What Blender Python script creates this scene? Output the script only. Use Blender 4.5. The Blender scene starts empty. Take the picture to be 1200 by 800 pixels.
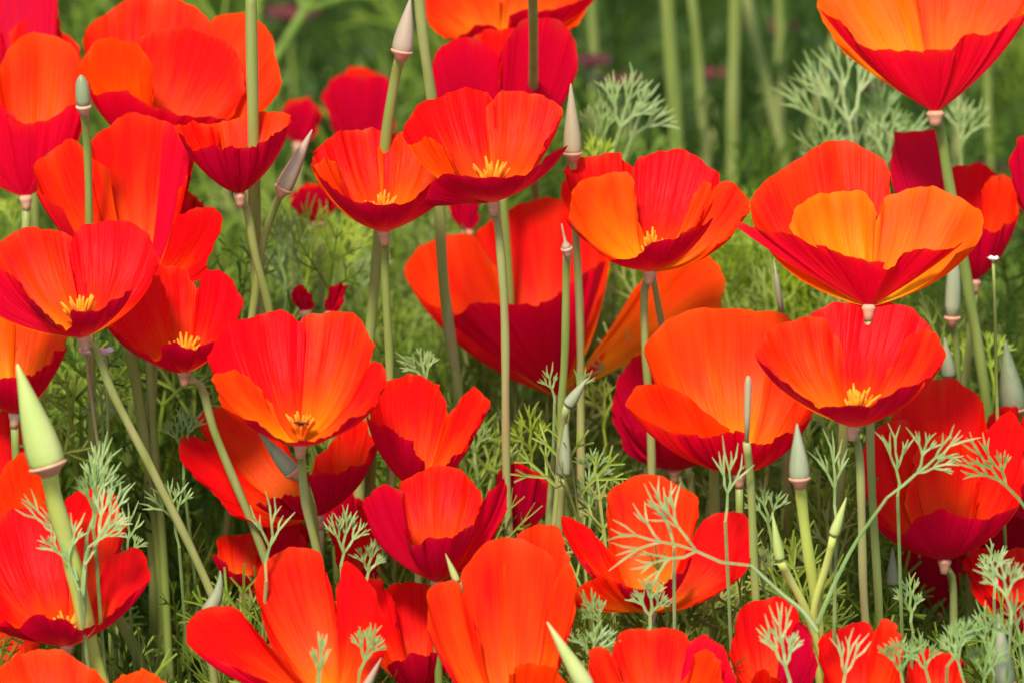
import bpy, math, random
import numpy as np
from mathutils import Vector, Matrix, Quaternion

# ------------------------------------------------------------------ camera, light, exposure
S = bpy.context.scene
COL = S.collection
R = math.radians
DIST, FRAME_W, PITCH = 2.2, 0.40, R(18)
PX = FRAME_W / 1200.0
VIEW = Vector((0, math.cos(PITCH), -math.sin(PITCH)))
UP = Vector((0, math.sin(PITCH), math.cos(PITCH)))
RIGHT = Vector((1, 0, 0))
FOCUS = Vector((0, 0, 0.30))
CAM = FOCUS - VIEW * DIST

cd = bpy.data.cameras.new('camera')
cam = bpy.data.objects.new('camera', cd)
COL.objects.link(cam)
cam.location = CAM
cam.rotation_euler = (math.pi / 2 - PITCH, 0, 0)
cd.sensor_width = 36
cd.lens = 36 * DIST / FRAME_W
cd.clip_start, cd.clip_end = 0.05, 600
cd.dof.use_dof = True
cd.dof.focus_distance = DIST + 0.005
cd.dof.aperture_fstop = 10.0
S.camera = cam

SUN_EL, SUN_AZ = R(54), R(-162)          # azimuth measured from +Y towards +X
W = bpy.data.worlds.new('World')
S.world = W
W.use_nodes = True
nt = W.node_tree
sky = nt.nodes.new('ShaderNodeTexSky')
sky.sky_type = 'NISHITA'
sky.sun_disc = False
sky.sun_elevation = SUN_EL
sky.sun_rotation = SUN_AZ
bg = nt.nodes['Background']
nt.links.new(sky.outputs[0], bg.inputs[0])
bg.inputs[1].default_value = 0.15
sd = bpy.data.lights.new('sun', 'SUN')
sd.energy = 3.1
sd.angle = R(9)
sd.color = (1, 0.95, 0.87)
so = bpy.data.objects.new('sun', sd)
COL.objects.link(so)
sv = Vector((math.sin(SUN_AZ) * math.cos(SUN_EL), math.cos(SUN_AZ) * math.cos(SUN_EL), math.sin(SUN_EL)))
so.rotation_euler = (-sv).to_track_quat('-Z', 'Y').to_euler()
S.view_settings.view_transform = 'Standard'
S.view_settings.look = 'None'
S.view_settings.exposure = 0.75
S.view_settings.gamma = 1
S.cycles.use_denoising = True
S.cycles.max_bounces = 8
S.cycles.transmission_bounces = 6
random.seed(7)
rng = np.random.default_rng(11)

# ------------------------------------------------------------------ helpers
def at(px, py, d=0.0):
    """a point seen at (px, py) of the 1200x800 picture, d metres beyond the focus distance"""
    k = (DIST + d) / DIST * PX
    return CAM + VIEW * (DIST + d) + RIGHT * ((px - 600) * k) - UP * ((py - 400) * k)

def at_y(px, py, Y):
    ray = VIEW * DIST + RIGHT * ((px - 600) * PX) - UP * ((py - 400) * PX)
    return CAM + ray * ((Y - CAM.y) / ray.y)

def tag(o, label=None, cat=None, group=None, kind=None):
    for k, v in (('label', label), ('category', cat), ('group', group), ('kind', kind)):
        if v: o[k] = v
    return o

def empty(name, loc):
    o = bpy.data.objects.new(name, None)
    o.empty_display_size = 0.01
    o.location = loc
    COL.objects.link(o)
    return o

def mesh_obj(name, V, F, mat, parent=None, origin=None, uv=None, smooth=True, attr=None):
    V = [Vector(v) for v in V]
    if origin is not None:
        V = [v - origin for v in V]
    me = bpy.data.meshes.new(name)
    me.from_pydata([tuple(v) for v in V], [], F)
    if smooth: me.polygons.foreach_set('use_smooth', [True] * len(me.polygons))
    if uv is not None:
        ul = me.uv_layers.new(name='UVMap')
        li = np.empty(len(me.loops), np.int32); me.loops.foreach_get('vertex_index', li)
        ul.data.foreach_set('uv', np.asarray(uv, np.float32)[li].ravel())
    if attr is not None:
        a = me.attributes.new('tint', 'FLOAT', 'POINT')
        a.data.foreach_set('value', np.asarray(attr, np.float32))
    me.materials.append(mat)
    me.update()
    o = bpy.data.objects.new(name, me)
    COL.objects.link(o)
    if parent is not None: o.parent = parent
    elif origin is not None: o.location = origin
    return o

def catmull(P, n):
    P = [Vector(p) for p in P]
    if len(P) == 2:
        return [P[0].lerp(P[1], i / (n - 1)) for i in range(n)]
    d = [0.0]
    for a, b in zip(P, P[1:]): d.append(d[-1] + max((b - a).length, 1e-9) ** 0.75)
    Q = [P[0] * 2 - P[1]] + P + [P[-1] * 2 - P[-2]]
    D = [2 * d[0] - d[1]] + d + [2 * d[-1] - d[-2]]
    out, k = [], 0
    for i in range(n):
        t = d[-1] * i / (n - 1)
        while k < len(P) - 2 and t > d[k + 1]: k += 1
        t0, t1, t2, t3 = D[k], D[k + 1], D[k + 2], D[k + 3]
        p0, p1, p2, p3 = Q[k], Q[k + 1], Q[k + 2], Q[k + 3]
        A1 = p0 * ((t1 - t) / (t1 - t0)) + p1 * ((t - t0) / (t1 - t0))
        A2 = p1 * ((t2 - t) / (t2 - t1)) + p2 * ((t - t1) / (t2 - t1))
        A3 = p2 * ((t3 - t) / (t3 - t2)) + p3 * ((t - t2) / (t3 - t2))
        B1 = A1 * ((t2 - t) / (t2 - t0)) + A2 * ((t - t0) / (t2 - t0))
        B2 = A2 * ((t3 - t) / (t3 - t1)) + A3 * ((t - t1) / (t3 - t1))
        out.append(B1 * ((t2 - t) / (t2 - t1)) + B2 * ((t - t1) / (t2 - t1)))
    return out

def tube_data(path, rad, n=8, V=None, F=None, cap=True):
    """path: points, rad: radius per point or one number"""
    V = [] if V is None else V
    F = [] if F is None else F
    path = [Vector(p) for p in path]
    if not hasattr(rad, '__len__'): rad = [rad] * len(path)
    b0 = len(V)
    ref = Vector((0.31, -0.9, 0.3)).normalized()
    for i, p in enumerate(path):
        t = (path[min(i + 1, len(path) - 1)] - path[max(i - 1, 0)]).normalized()
        x = t.cross(ref)
        if x.length < 1e-3: x = t.cross(Vector((1, 0, 0)))
        x.normalize(); y = t.cross(x)
        for k in range(n):
            a = 2 * math.pi * k / n
            V.append(p + (x * math.cos(a) + y * math.sin(a)) * rad[i])
    for i in range(len(path) - 1):
        for k in range(n):
            a, b = b0 + i * n + k, b0 + i * n + (k + 1) % n
            F.append((a, b, b + n, a + n))
    if cap:
        F.append(tuple(b0 + k for k in range(n))[::-1])
        F.append(tuple(b0 + (len(path) - 1) * n + k for k in range(n)))
    return V, F

# ------------------------------------------------------------------ materials
def new_mat(name):
    m = bpy.data.materials.new(name)
    m.use_nodes = True
    m.node_tree.nodes.clear()
    return m, m.node_tree

class N:
    def __init__(s, t): s.t = t
    def __call__(s, kind, **kw):
        n = s.t.nodes.new(kind)
        for k, v in kw.items(): setattr(n, k, v)
        return n
    def link(s, a, b): s.t.links.new(a, b)
    def math(s, op, a, b=None, c=None, clamp=False):
        n = s('ShaderNodeMath', operation=op, use_clamp=clamp)
        for i, v in enumerate((a, b, c)):
            if v is None: continue
            if hasattr(v, 'is_output'): s.link(v, n.inputs[i])
            else: n.inputs[i].default_value = v
        return n.outputs[0]
    def mix(s, f, a, b, mode='MIX'):
        n = s('ShaderNodeMix', data_type='RGBA', blend_type=mode)
        for sock, v in ((n.inputs[0], f), (n.inputs[6], a), (n.inputs[7], b)):
            if hasattr(v, 'is_output'): s.link(v, sock)
            elif isinstance(v, (int, float)): sock.default_value = v
            else: sock.default_value = (*v, 1)
        return n.outputs[2]
    def ramp(s, f, stops):
        n = s('ShaderNodeValToRGB')
        e = n.color_ramp.elements
        while len(e) < len(stops): e.new(0.5)
        for el, (p, c) in zip(e, stops):
            el.position = p; el.color = (*c, 1)
        s.link(f, n.inputs[0])
        return n.outputs[0]

def petal_material():
    m, t = new_mat('petal')
    n = N(t)
    uv = n('ShaderNodeTexCoord').outputs['UV']
    sep = n('ShaderNodeSeparateXYZ'); n.link(uv, sep.inputs[0])
    u, v = sep.outputs[0], sep.outputs[1]
    warm = n('ShaderNodeAttribute', attribute_type='OBJECT', attribute_name='warmth').outputs['Fac']
    info = n('ShaderNodeObjectInfo').outputs['Random']
    # fine veins fanning out from the base
    comb = n('ShaderNodeCombineXYZ')
    n.link(n.math('MULTIPLY', u, 46), comb.inputs[0]); n.link(n.math('MULTIPLY', v, 2.2), comb.inputs[1])
    n.link(n.math('MULTIPLY', info, 37), comb.inputs[2])
    veins = n('ShaderNodeTexNoise'); veins.inputs['Scale'].default_value = 1.0; veins.inputs['Detail'].default_value = 3
    n.link(comb.outputs[0], veins.inputs['Vector'])
    comb2 = n('ShaderNodeCombineXYZ')
    n.link(n.math('MULTIPLY', u, 7), comb2.inputs[0]); n.link(n.math('MULTIPLY', v, 2.0), comb2.inputs[1])
    n.link(n.math('MULTIPLY', info, 91), comb2.inputs[2])
    broad = n('ShaderNodeTexNoise'); broad.inputs['Scale'].default_value = 1.0; broad.inputs['Detail'].default_value = 2
    n.link(comb2.outputs[0], broad.inputs['Vector'])
    vf, bf = veins.outputs['Fac'], broad.outputs['Fac']
    # how orange: petal's own warmth, the base, the thin margins
    base_o = n.math('POWER', n.math('SUBTRACT', 1.0, v, clamp=True), 1.7)
    edge = n.math('POWER', n.math('ABSOLUTE', n.math('MULTIPLY', n.math('SUBTRACT', u, 0.5), 2)), 10)
    rim = n.math('POWER', v, 14)
    w = n.math('ADD', warm, n.math('MULTIPLY', base_o, 1.1))
    w = n.math('ADD', w, n.math('MULTIPLY', edge, 0.28))
    w = n.math('ADD', w, n.math('MULTIPLY', rim, 0.18))
    w = n.math('ADD', w, n.math('MULTIPLY', n.math('SUBTRACT', bf, 0.5), 0.55))
    w = n.math('ADD', w, n.math('MULTIPLY', n.math('SUBTRACT', vf, 0.5), 0.35))
    inner = n.ramp(n.math('MULTIPLY', w, 0.62, clamp=True), [(0.0, (0.80, 0.0008, 0.006)), (0.2, (0.84, 0.006, 0.0015)), (0.42, (0.88, 0.055, 0.0005)),
                           (0.62, (0.90, 0.15, 0.0006)), (0.85, (0.92, 0.33, 0.002)), (1.0, (0.93, 0.42, 0.006))])
    wo = n.math('ADD', n.math('MULTIPLY', warm, 1.0), n.math('MULTIPLY', n.math('SUBTRACT', vf, 0.5), 0.35))
    wo = n.math('ADD', wo, n.math('MULTIPLY', rim, 0.25))
    outer = n.ramp(n.math('MULTIPLY', wo, 0.8, clamp=True), [(0.0, (0.52, 0.001, 0.030)), (0.2, (0.72, 0.001, 0.020)), (0.45, (0.80, 0.012, 0.004)), (1.0, (0.86, 0.13, 0.002))])
    back = n('ShaderNodeNewGeometry').outputs['Backfacing']
    col = n.mix(back, inner, outer)
    col = n.mix(n.math('MULTIPLY', n.math('SUBTRACT', vf, 0.46, clamp=True), 1.7), col, n.mix(0.7, col, (0.50, 0.001, 0.004)))
    nick = n.math('MULTIPLY', n.math('POWER', v, 45), n.math('MULTIPLY', n.math('SUBTRACT', bf, .5, clamp=True), 4.0, clamp=True))
    col = n.mix(nick, col, (0.42, 0.07, 0.03))
    bump = n('ShaderNodeBump'); bump.inputs['Strength'].default_value = 0.7; bump.inputs['Distance'].default_value = 0.0008
    n.link(n.math('ADD', vf, n.math('MULTIPLY', bf, 0.7)), bump.inputs['Height'])
    p = n('ShaderNodeBsdfPrincipled')
    n.link(col, p.inputs['Base Color']); n.link(bump.outputs[0], p.inputs['Normal'])
    p.inputs['Roughness'].default_value = 0.42
    p.inputs['Specular IOR Level'].default_value = 0.06
    tr = n('ShaderNodeBsdfTranslucent')
    n.link(n.mix(0.45, inner, outer), tr.inputs[0]); n.link(bump.outputs[0], tr.inputs['Normal'])
    ms = n('ShaderNodeMixShader'); ms.inputs[0].default_value = 0.33
    n.link(p.outputs[0], ms.inputs[1]); n.link(tr.outputs[0], ms.inputs[2])
    n.link(ms.outputs[0], n('ShaderNodeOutputMaterial').inputs[0])
    return m

def plant_material(name, stops, rough=0.5, trans=0.0, scale=60, spec=0.35, stretch=(1, 1, 1), use_tint=False, use_obj=True, bumpd=0.0004):
    m, t = new_mat(name)
    n = N(t)
    tc = n('ShaderNodeTexCoord')
    mp = n('ShaderNodeMapping'); mp.inputs['Scale'].default_value = stretch
    n.link(tc.outputs['Object'], mp.inputs[0])
    no = n('ShaderNodeTexNoise'); no.inputs['Scale'].default_value = scale; no.inputs['Detail'].default_value = 4
    n.link(mp.outputs[0], no.inputs['Vector'])
    f = n.math('MULTIPLY', n.math('SUBTRACT', no.outputs['Fac'], 0.28), 2.1, clamp=True)
    if use_tint:
        a = n('ShaderNodeAttribute', attribute_name='tint').outputs['Fac']
        f = n.math('ADD', n.math('MULTIPLY', a, 0.78), n.math('MULTIPLY', f, 0.22))
    elif use_obj:
        f = n.math('ADD', n.math('MULTIPLY', f, 0.6), n.math('MULTIPLY', n('ShaderNodeObjectInfo').outputs['Random'], 0.4))
    c = n.ramp(f, stops)
    p = n('ShaderNodeBsdfPrincipled')
    n.link(c, p.inputs['Base Color'])
    p.inputs['Roughness'].default_value = rough
    p.inputs['Specular IOR Level'].default_value = spec
    b = n('ShaderNodeBump'); b.inputs['Strength'].default_value = 0.3; b.inputs['Distance'].default_value = bumpd
    n.link(no.outputs['Fac'], b.inputs['Height']); n.link(b.outputs[0], p.inputs['Normal'])
    out = n('ShaderNodeOutputMaterial')
    if trans > 0:
        tr = n('ShaderNodeBsdfTranslucent'); n.link(c, tr.inputs[0])
        ms = n('ShaderNodeMixShader'); ms.inputs[0].default_value = trans
        n.link(p.outputs[0], ms.inputs[1]); n.link(tr.outputs[0], ms.inputs[2]); n.link(ms.outputs[0], out.inputs[0])
    else:
        n.link(p.outputs[0], out.inputs[0])
    return m

M_PETAL = petal_material()
M_STEM = plant_material('stem', [(0, (0.15, 0.21, 0.035)), (0.4, (0.24, 0.29, 0.06)), (0.7, (0.34, 0.35, 0.11)), (1, (0.36, 0.24, 0.11))], 0.45, 0, 130, stretch=(1, 1, 0.12))
M_STEMY = plant_material('young_stem', [(0, (0.34, 0.42, 0.06)), (0.6, (0.50, 0.54, 0.10)), (1, (0.56, 0.56, 0.18))], 0.45, 0, 90, stretch=(1, 1, 0.12))
M_RECEPT = plant_material('receptacle', [(0, (0.46, 0.22, 0.10)), (0.5, (0.58, 0.27, 0.15)), (1, (0.58, 0.40, 0.24))], 0.5, 0, 200)
M_STAMEN = plant_material('stamen', [(0, (0.82, 0.17, 0.002)), (0.5, (0.86, 0.27, 0.004)), (1, (0.90, 0.38, 0.01))], 0.6, 0.15, 300)
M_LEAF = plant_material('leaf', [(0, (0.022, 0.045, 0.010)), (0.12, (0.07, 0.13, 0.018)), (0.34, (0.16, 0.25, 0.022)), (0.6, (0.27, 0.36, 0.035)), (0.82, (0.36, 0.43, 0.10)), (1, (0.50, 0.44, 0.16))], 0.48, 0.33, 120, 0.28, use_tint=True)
M_LEAFPALE = plant_material('pale_leaf', [(0, (0.22, 0.32, 0.08)), (0.5, (0.32, 0.42, 0.14)), (1, (0.46, 0.48, 0.24))], 0.5, 0.2, 150, 0.3)
M_LEAFGREY = plant_material('grey_leaf', [(0, (0.14, 0.23, 0.045)), (0.5, (0.22, 0.32, 0.085)), (1, (0.35, 0.40, 0.15))], 0.5, 0.15, 150, 0.35)
M_TUFT = plant_material('feathery_leaf', [(0, (0.30, 0.43, 0.025)), (0.5, (0.40, 0.52, 0.04)), (1, (0.50, 0.58, 0.09))], 0.5, 0.4, 150, 0.3)
M_BUDGREY = plant_material('grey_bud', [(0, (0.12, 0.15, 0.06)), (0.45, (0.27, 0.30, 0.15)), (0.75, (0.38, 0.36, 0.22)), (1, (0.42, 0.30, 0.22))], 0.45, 0.05, 140, stretch=(1, 1, 0.15))
M_BUDPINK = plant_material('pink_bud', [(0, (0.30, 0.27, 0.13)), (0.4, (0.42, 0.33, 0.18)), (0.7, (0.48, 0.33, 0.22)), (1, (0.46, 0.22, 0.18))], 0.5, 0.15, 120, stretch=(1, 1, 0.15))
M_BUDGREEN = plant_material('green_bud', [(0, (0.40, 0.48, 0.11)), (0.5, (0.52, 0.57, 0.17)), (1, (0.60, 0.56, 0.26))], 0.42, 0.15, 120, stretch=(1, 1, 0.15))
M_DARK = plant_material('dark_anther', [(0, (0.03, 0.012, 0.01)), (1, (0.06, 0.02, 0.015))], 0.7)
M_WHITE = plant_material('white_petal', [(0, (0.70, 0.62, 0.50)), (1, (0.82, 0.74, 0.62))], 0.5, 0.2, 100)
M_SOIL = plant_material('soil', [(0, (0.018, 0.020, 0.010)), (0.5, (0.035, 0.034, 0.018)), (1, (0.06, 0.05, 0.03))], 0.9, 0, 25, 0.1, use_obj=False, bumpd=0.01)

# ------------------------------------------------------------------ ground
def build_ground():
    n = 90
    ax = np.sign(np.linspace(-1, 1, n)) * np.abs(np.linspace(-1, 1, n)) ** 4 * 200
    V = [(x, y + 0.5, 0.006 * math.sin(x * 9 + 1) * math.sin(y * 7) if abs(x) < 4 and abs(y) < 4 else 0.0) for y in ax for x in ax]
    F = [(j * n + i, j * n + i + 1, (j + 1) * n + i + 1, (j + 1) * n + i) for j in range(n - 1) for i in range(n - 1)]
    tag(mesh_obj('ground', V, F, M_SOIL), 'dark soil under the poppy bed', None, None, 'structure')
build_ground()

# ------------------------------------------------------------------ poppies
NS, NT = 46, 20
def petal(parent, origin, base, axis, side, warm, dep, pts, d, prof, cam_hint=True):
    rim2 = [Vector((pts[i], pts[i + 1], 0)) for i in range(0, len(pts), 2)]
    rim = catmull(rim2, NS)
    ph = [random.uniform(0, 6.28) for _ in range(6)]
    V, uv = [], []
    k = (DIST + d) / DIST * PX
    Rm = []
    for i, q in enumerate(rim):
        s = i / (NS - 1)
        a, b, c = dep
        dd = a * (2 * s - 1) * (s - 1) + b * 4 * s * (1 - s) + c * s * (2 * s - 1)
        jx = 1.5 * math.sin(s * 23 + ph[0]) + 0.7 * math.sin(s * 41 + ph[1]) + .4 * math.sin(s * 83 + ph[2])
        jy = 1.7 * math.sin(s * 19 + ph[2]) + 0.8 * math.sin(s * 47 + ph[3]) + .5 * math.sin(s * 91 + ph[4])
        Rm.append(at(q.x + jx, q.y + jy, d + dd * PX))
    ka, kr = prof
    for i, r in enumerate(Rm):
        s = i / (NS - 1)
        e = r - base
        h = axis * e.dot(axis)
        C = base + h * ka + (e - h) * kr
        for j in range(NT):
            t = j / (NT - 1)
            p = base * (1 - t) ** 2 + C * (2 * t * (1 - t)) + r * t * t
            V.append(p); uv.append((s, t))
    A = np.array([tuple(v) for v in V]).reshape(NS, NT, 3)
    F = [(i * NT + j, i * NT + j + 1, (i + 1) * NT + j + 1, (i + 1) * NT + j) for i in range(NS - 1) for j in range(NT - 1)]
    # orient: the inner face is the front face
    du = A[1:, :-1] - A[:-1, :-1]; dv = A[:-1, 1:] - A[:-1, :-1]
    nr = np.cross(dv, du)
    to_cam = np.array(tuple(CAM)) - A[:-1, :-1]
    wv = np.ones(nr.shape[:2]); wv[:, :NT // 3] = 0.2
    facing = (nr * to_cam).sum(2)
    tot = (facing * wv).sum()
    if (tot > 0) != (side == 'i'):
        F = [f[::-1] for f in F]
    # soft ruffles across the petal, stronger towards the rim
    nl = nr / (np.linalg.norm(nr, axis=2, keepdims=True) + 1e-12)
    nn = np.zeros_like(A); nn[:-1, :-1] = nl; nn[-1, :-1] = nl[-1]; nn[:, -1] = nn[:, -2]
    ss = np.linspace(0, 1, NS)[:, None]; tt = np.linspace(0, 1, NT)[None, :]
    am = 2.6 * k
    ruff = (np.sin(ss * 9 + ph[4]) * 0.8 + np.sin(ss * 17 + ph[5] + tt * 1.5) * 0.45 + np.sin(ss * 33 + ph[0]) * 0.25) * tt ** 1.6 * am
    for _ in range(6):          # a few sharper folds running to the rim
        s0, wd_ = random.uniform(.12, .88), random.uniform(.018, .05)
        ruff = ruff + np.exp(-((ss - s0 - .04 * (1 - tt)) / wd_) ** 2) * tt ** random.uniform(.8, 2.2) * random.choice((-1, 1)) * random.uniform(.8, 2.9) * k
    ruff = ruff + (np.sin(ss * 61 + ph[1]) + np.sin(ss * 97 + ph[2])) * tt ** 7 * .55 * k
    A = A + nn * ruff[..., None]
    o = mesh_obj('petal', [Vector(p) for p in A.reshape(-1, 3)], F, M_PETAL, parent, origin, uv)
    o['warmth'] = float(warm)
    return o

def ground_path(base, pts, back=.004):
    """stem centre line from base through picture points to the soil"""
    Y = base.y
    jump = back
    P = [base]
    for i, (x, y) in enumerate(pts):
        P.append(at_y(x, y, Y + jump * (i + 1)))
    last = P[-1]
    prev = P[-2] if len(P) > 1 else last + Vector((0, 0, 0.05))
    dirn = (last - prev)
    sx = 0 if dirn.z > -1e-4 else dirn.x / -dirn.z
    sx = max(-0.45, min(0.45, sx))
    if len(P) == 1: sx = random.uniform(-0.12, 0.12)
    z = last.z
    foot = Vector((last.x + sx * z * 0.6, last.y + random.uniform(-0.02, 0.02), -0.004))
    mid = last.lerp(foot, 0.5) + Vector((sx * z * 0.12, 0, 0))
    return P + [mid, foot]

def stem(parent, origin, path, r0, r1, mat):
    pts = catmull(path, max(26, 6 * len(path)))
    n = len(pts)
    a0, a1, b0, b1 = (random.uniform(0, 6.28) for _ in range(4))
    for i in range(1, n):       # slight natural waver
        h = i / (n - 1)
        pts[i] = pts[i] + Vector((math.sin(h * 8 + a0) + .5 * math.sin(h * 19 + a1) - math.sin(a0) - .5 * math.sin(a1), math.sin(h * 7 + b0) - math.sin(b0), 0)) * .0007
    V, F = tube_data(pts, [(r0 + (r1 - r0) * i / (n - 1)) * (1 + .05 * math.sin(i * 1.3 + a0)) for i in range(n)], 12)
    for k in range(1, n * 12, 2):   # fine lengthwise ridges
        c = pts[k // 12]; V[k] = c + (V[k] - c) * .93
    return mesh_obj('stem', V, F, mat, parent, origin)

def lathe(prof, base, axis, n=14):
    """prof: (height, radius) along axis"""
    return tube_data([base + axis * h for h, r in prof], [max(r, 1e-5) for h, r in prof], n)

def stamens(parent, origin, base, axis, L, dark=False):
    V, F = [], []
    for i in range(26):
        a = i * 2.399 + random.uniform(-.3, .3)
        q = math.sqrt((i + .5) / 26)
        x = axis.cross(Vector((0.2, 1, 0.1))).normalized(); y = axis.cross(x)
        out = x * math.cos(a) + y * math.sin(a)
        l = L * random.uniform(0.6, 1.0)
        f0 = base + axis * 0.002 + out * 0.0012 * q
        f1 = base + axis * l * 0.45 + out * l * 0.16 * q
        f2 = base + axis * l * (1.0 - 0.2 * q) + out * l * (0.42 * q + 0.04)
        tube_data(catmull([f0, f1, f2], 6), [0.0004, 0.0004, 0.0007, 0.0009, 0.0008, 0.0004], 5, V, F)
    o = mesh_obj('stamen_cluster', V, F, M_STAMEN, parent, origin)
    o['kind'] = 'stuff'
    return o

GP = 'red poppies in flower'
OPEN = []      # room each flower head takes, kept free of foliage growing before it
def poppy(label, base_px, d, petals, stem_px=None, st=0.0, prof=(0.28, 0.72), name='poppy', r=0.0017, star=False):
    base = at(*base_px, d)
    mids = []
    for p in petals:
        pts = p[3]
        m = len(pts) // 4
        mids.append(at(pts[2 * m], pts[2 * m + 1], d + p[2][1] * PX))
    axis = (sum(mids, Vector()) / len(mids) - base).normalized()
    axis = (axis + Vector((0, -0.10, 0.45))).normalized()
    xs = [x for p in petals for x in p[3][0::2]]; ys = [y for p in petals for y in p[3][1::2]] + [base_px[1]]
    OPEN.append((min(xs), max(xs), min(ys), max(ys), d))
    path = ground_path(base, stem_px or [])
    foot = Vector((path[-1].x, path[-1].y, 0))
    root = empty(name, foot)
    tag(root, label, 'poppy', GP)
    for p in petals:
        petal(root, foot, base, axis, p[0], p[1], p[2], p[3], d, p[4] if len(p) > 4 else prof)
    dirn = (path[1] - path[0]).normalized()
    V, F = lathe([(-0.005, r * 1.03), (-0.003, r * 1.12), (-0.0014, r * 1.4), (-0.0006, r * 1.6), (0.0000, r * 1.6), (0.0010, r * 1.2)], base, axis)
    mesh_obj('receptacle', V, F, M_RECEPT, root, foot)
    stem(root, foot, [base - axis * 0.003] + path[1:], r, r * 1.1, M_STEM)
    if st: stamens(root, foot, base, axis, st)
    if star:
        V, F = [], []
        for i in range(7):
            a = i * .9
            x = axis.cross(Vector((0.2, 1, 0.1))).normalized(); y = axis.cross(x)
            o = x * math.cos(a) + y * math.sin(a)
            c0 = base + axis * st * .55 - VIEW * .004
            tube_data([c0, c0 + o * .0016 + axis * .0008, c0 + o * (.003 + .0008 * (i % 2)) + axis * .0006], [.0004, .00035, .0002], 5, V, F)
        mesh_obj('stigma', V, F, M_DARK, root, foot)
    return root

C = (0.45, 0.55)   # straighter, funnel-shaped
B_, FR = (20, 70, 20), (-25, -65, -25)
i_, o_ = 'i', 'o'

poppy('red poppy cut off by the left picture edge, crimson outside below one orange upright petal', (30, 232), 0.10, [
    (i_, .50, (0, 60, 20), [-5, 140, -2, 88, 20, 48, 50, 38, 82, 52, 95, 85, 93, 130]),
    (i_, .20, (0, 30, 60), [-90, 130, -85, 70, -50, 45, -10, 70, 0, 120]),
    (o_, .2, (-10, -20, -20), [-70, 140, -45, 120, 0, 122, 26, 146, 40, 150]),
    (o_, .18, (-22, -20, 0), [5, 132, 26, 146, 60, 138, 93, 122, 98, 150])])
poppy('red poppy in the top left corner, behind the crimson one cut off by the edge', (40, 130), 0.20, [
    (o_, .12, (0, 30, 0), [-40, 40, -20, -30, 30, -40, 68, -10, 66, 30]),
    (o_, .05, (-20, -20, -20), [-60, 60, -40, 30, -10, 30, 5, 60]),
    (i_, .12, (20, 30, 10), [12, 40, 40, 12, 65, 18, 78, 42, 95, 60, 92, 95])])
poppy('broad scarlet poppy at upper left with a small orange petal folded over its front', (175, 178), 0.10, [
    (i_, .34, (20, 80, 40), [98, 78, 100, 38, 130, 10, 175, -2, 215, 2, 245, 25, 262, 60]),
    (i_, .45, (40, 30, -20), [246, 60, 250, 22, 285, 17, 312, 30, 322, 58, 328, 100, 308, 132]),
    (i_, .22, (40, 30, -10), [150, 60, 165, 42, 190, 34, 230, 36, 265, 50, 284, 80, 275, 135]),
    (i_, .52, (-30, -50, -30), [120, 125, 94, 78, 105, 55, 130, 45, 155, 50, 175, 68, 180, 128]),
    (o_, .16, (-50, -75, -50), [96, 98, 115, 109, 150, 107, 182, 127, 230, 137, 275, 140])])
poppy('tall open scarlet poppy directly below the broad one, its petals rising like a fan', (168, 338), 0.05, [
    (i_, .28, (10, 45, 30), [106, 215, 107, 175, 125, 148, 150, 135, 185, 138, 205, 152]),
    (i_, .34, (-30, 10, 10), [72, 248, 40, 215, 42, 195, 65, 172, 85, 165, 102, 178, 128, 200]),
    (o_, .22, (-10, -30, -20), [192, 142, 205, 145, 225, 165, 226, 190, 212, 226]),
    (i_, .06, (-20, -50, -40), [196, 275, 213, 249, 235, 244, 258, 248, 258, 275, 246, 290, 243, 325])])
poppy('wide open poppy with a yellow centre and dark purple front rim near the left edge', (98, 396), -0.02, [
    (i_, .32, (0, 60, 40), [-22, 350, -15, 300, 10, 276, 50, 267, 80, 275, 97, 305, 102, 335]),
    (i_, .0, (40, 60, 0), [88, 315, 82, 285, 100, 265, 140, 258, 172, 275, 184, 305, 176, 332]),
    (o_, .22, (0, -20, -55), [-45, 335, -25, 300, 5, 318, 30, 342, 55, 368, 75, 382]),
    (o_, .0, (-40, -60, -20), [22, 342, 45, 362, 82, 384, 84, 366, 120, 362, 145, 345, 157, 336])],
    [(108, 406), (130, 455), (185, 555), (240, 672)], 0.019)
poppy('cup shaped poppy with dark purple front beside the wide open yellow centred one', (216, 437), 0.012, [
    (i_, .26, (40, 60, 40), [160, 350, 172, 317, 195, 311, 215, 315, 228, 335, 232, 375]),
    (i_, .0, (40, 10, -30), [228, 345, 236, 322, 262, 318, 278, 340, 277, 380, 258, 405]),
    (i_, .18, (-30, 0, 40), [128, 386, 140, 360, 165, 330, 185, 322, 192, 345]),
    (o_, .0, (-30, -58, -30), [124, 384, 150, 400, 184, 421, 191, 404, 205, 402, 215, 408, 240, 406, 267, 387])],
    [(232, 448), (252, 500), (300, 628)], 0.017)
poppy('small dark crimson goblet poppy on a pale stem right of the tall fan petalled poppy', (281, 228), 0.03, [
    (i_, .45, (20, 60, 20), [212, 152, 222, 144, 250, 146, 275, 138, 310, 133, 341, 134, 330, 165]),
    (i_, .28, (-10, 0, -40), [204, 150, 225, 143, 250, 153, 258, 174]),
    (o_, .0, (-20, -60, -50), [206, 154, 225, 172, 250, 175, 283, 174]),
    (o_, .0, (-50, -60, -10), [270, 174, 300, 172, 325, 155, 345, 136])],
    [(288, 240), (302, 300), (316, 362), (322, 430)])
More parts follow.
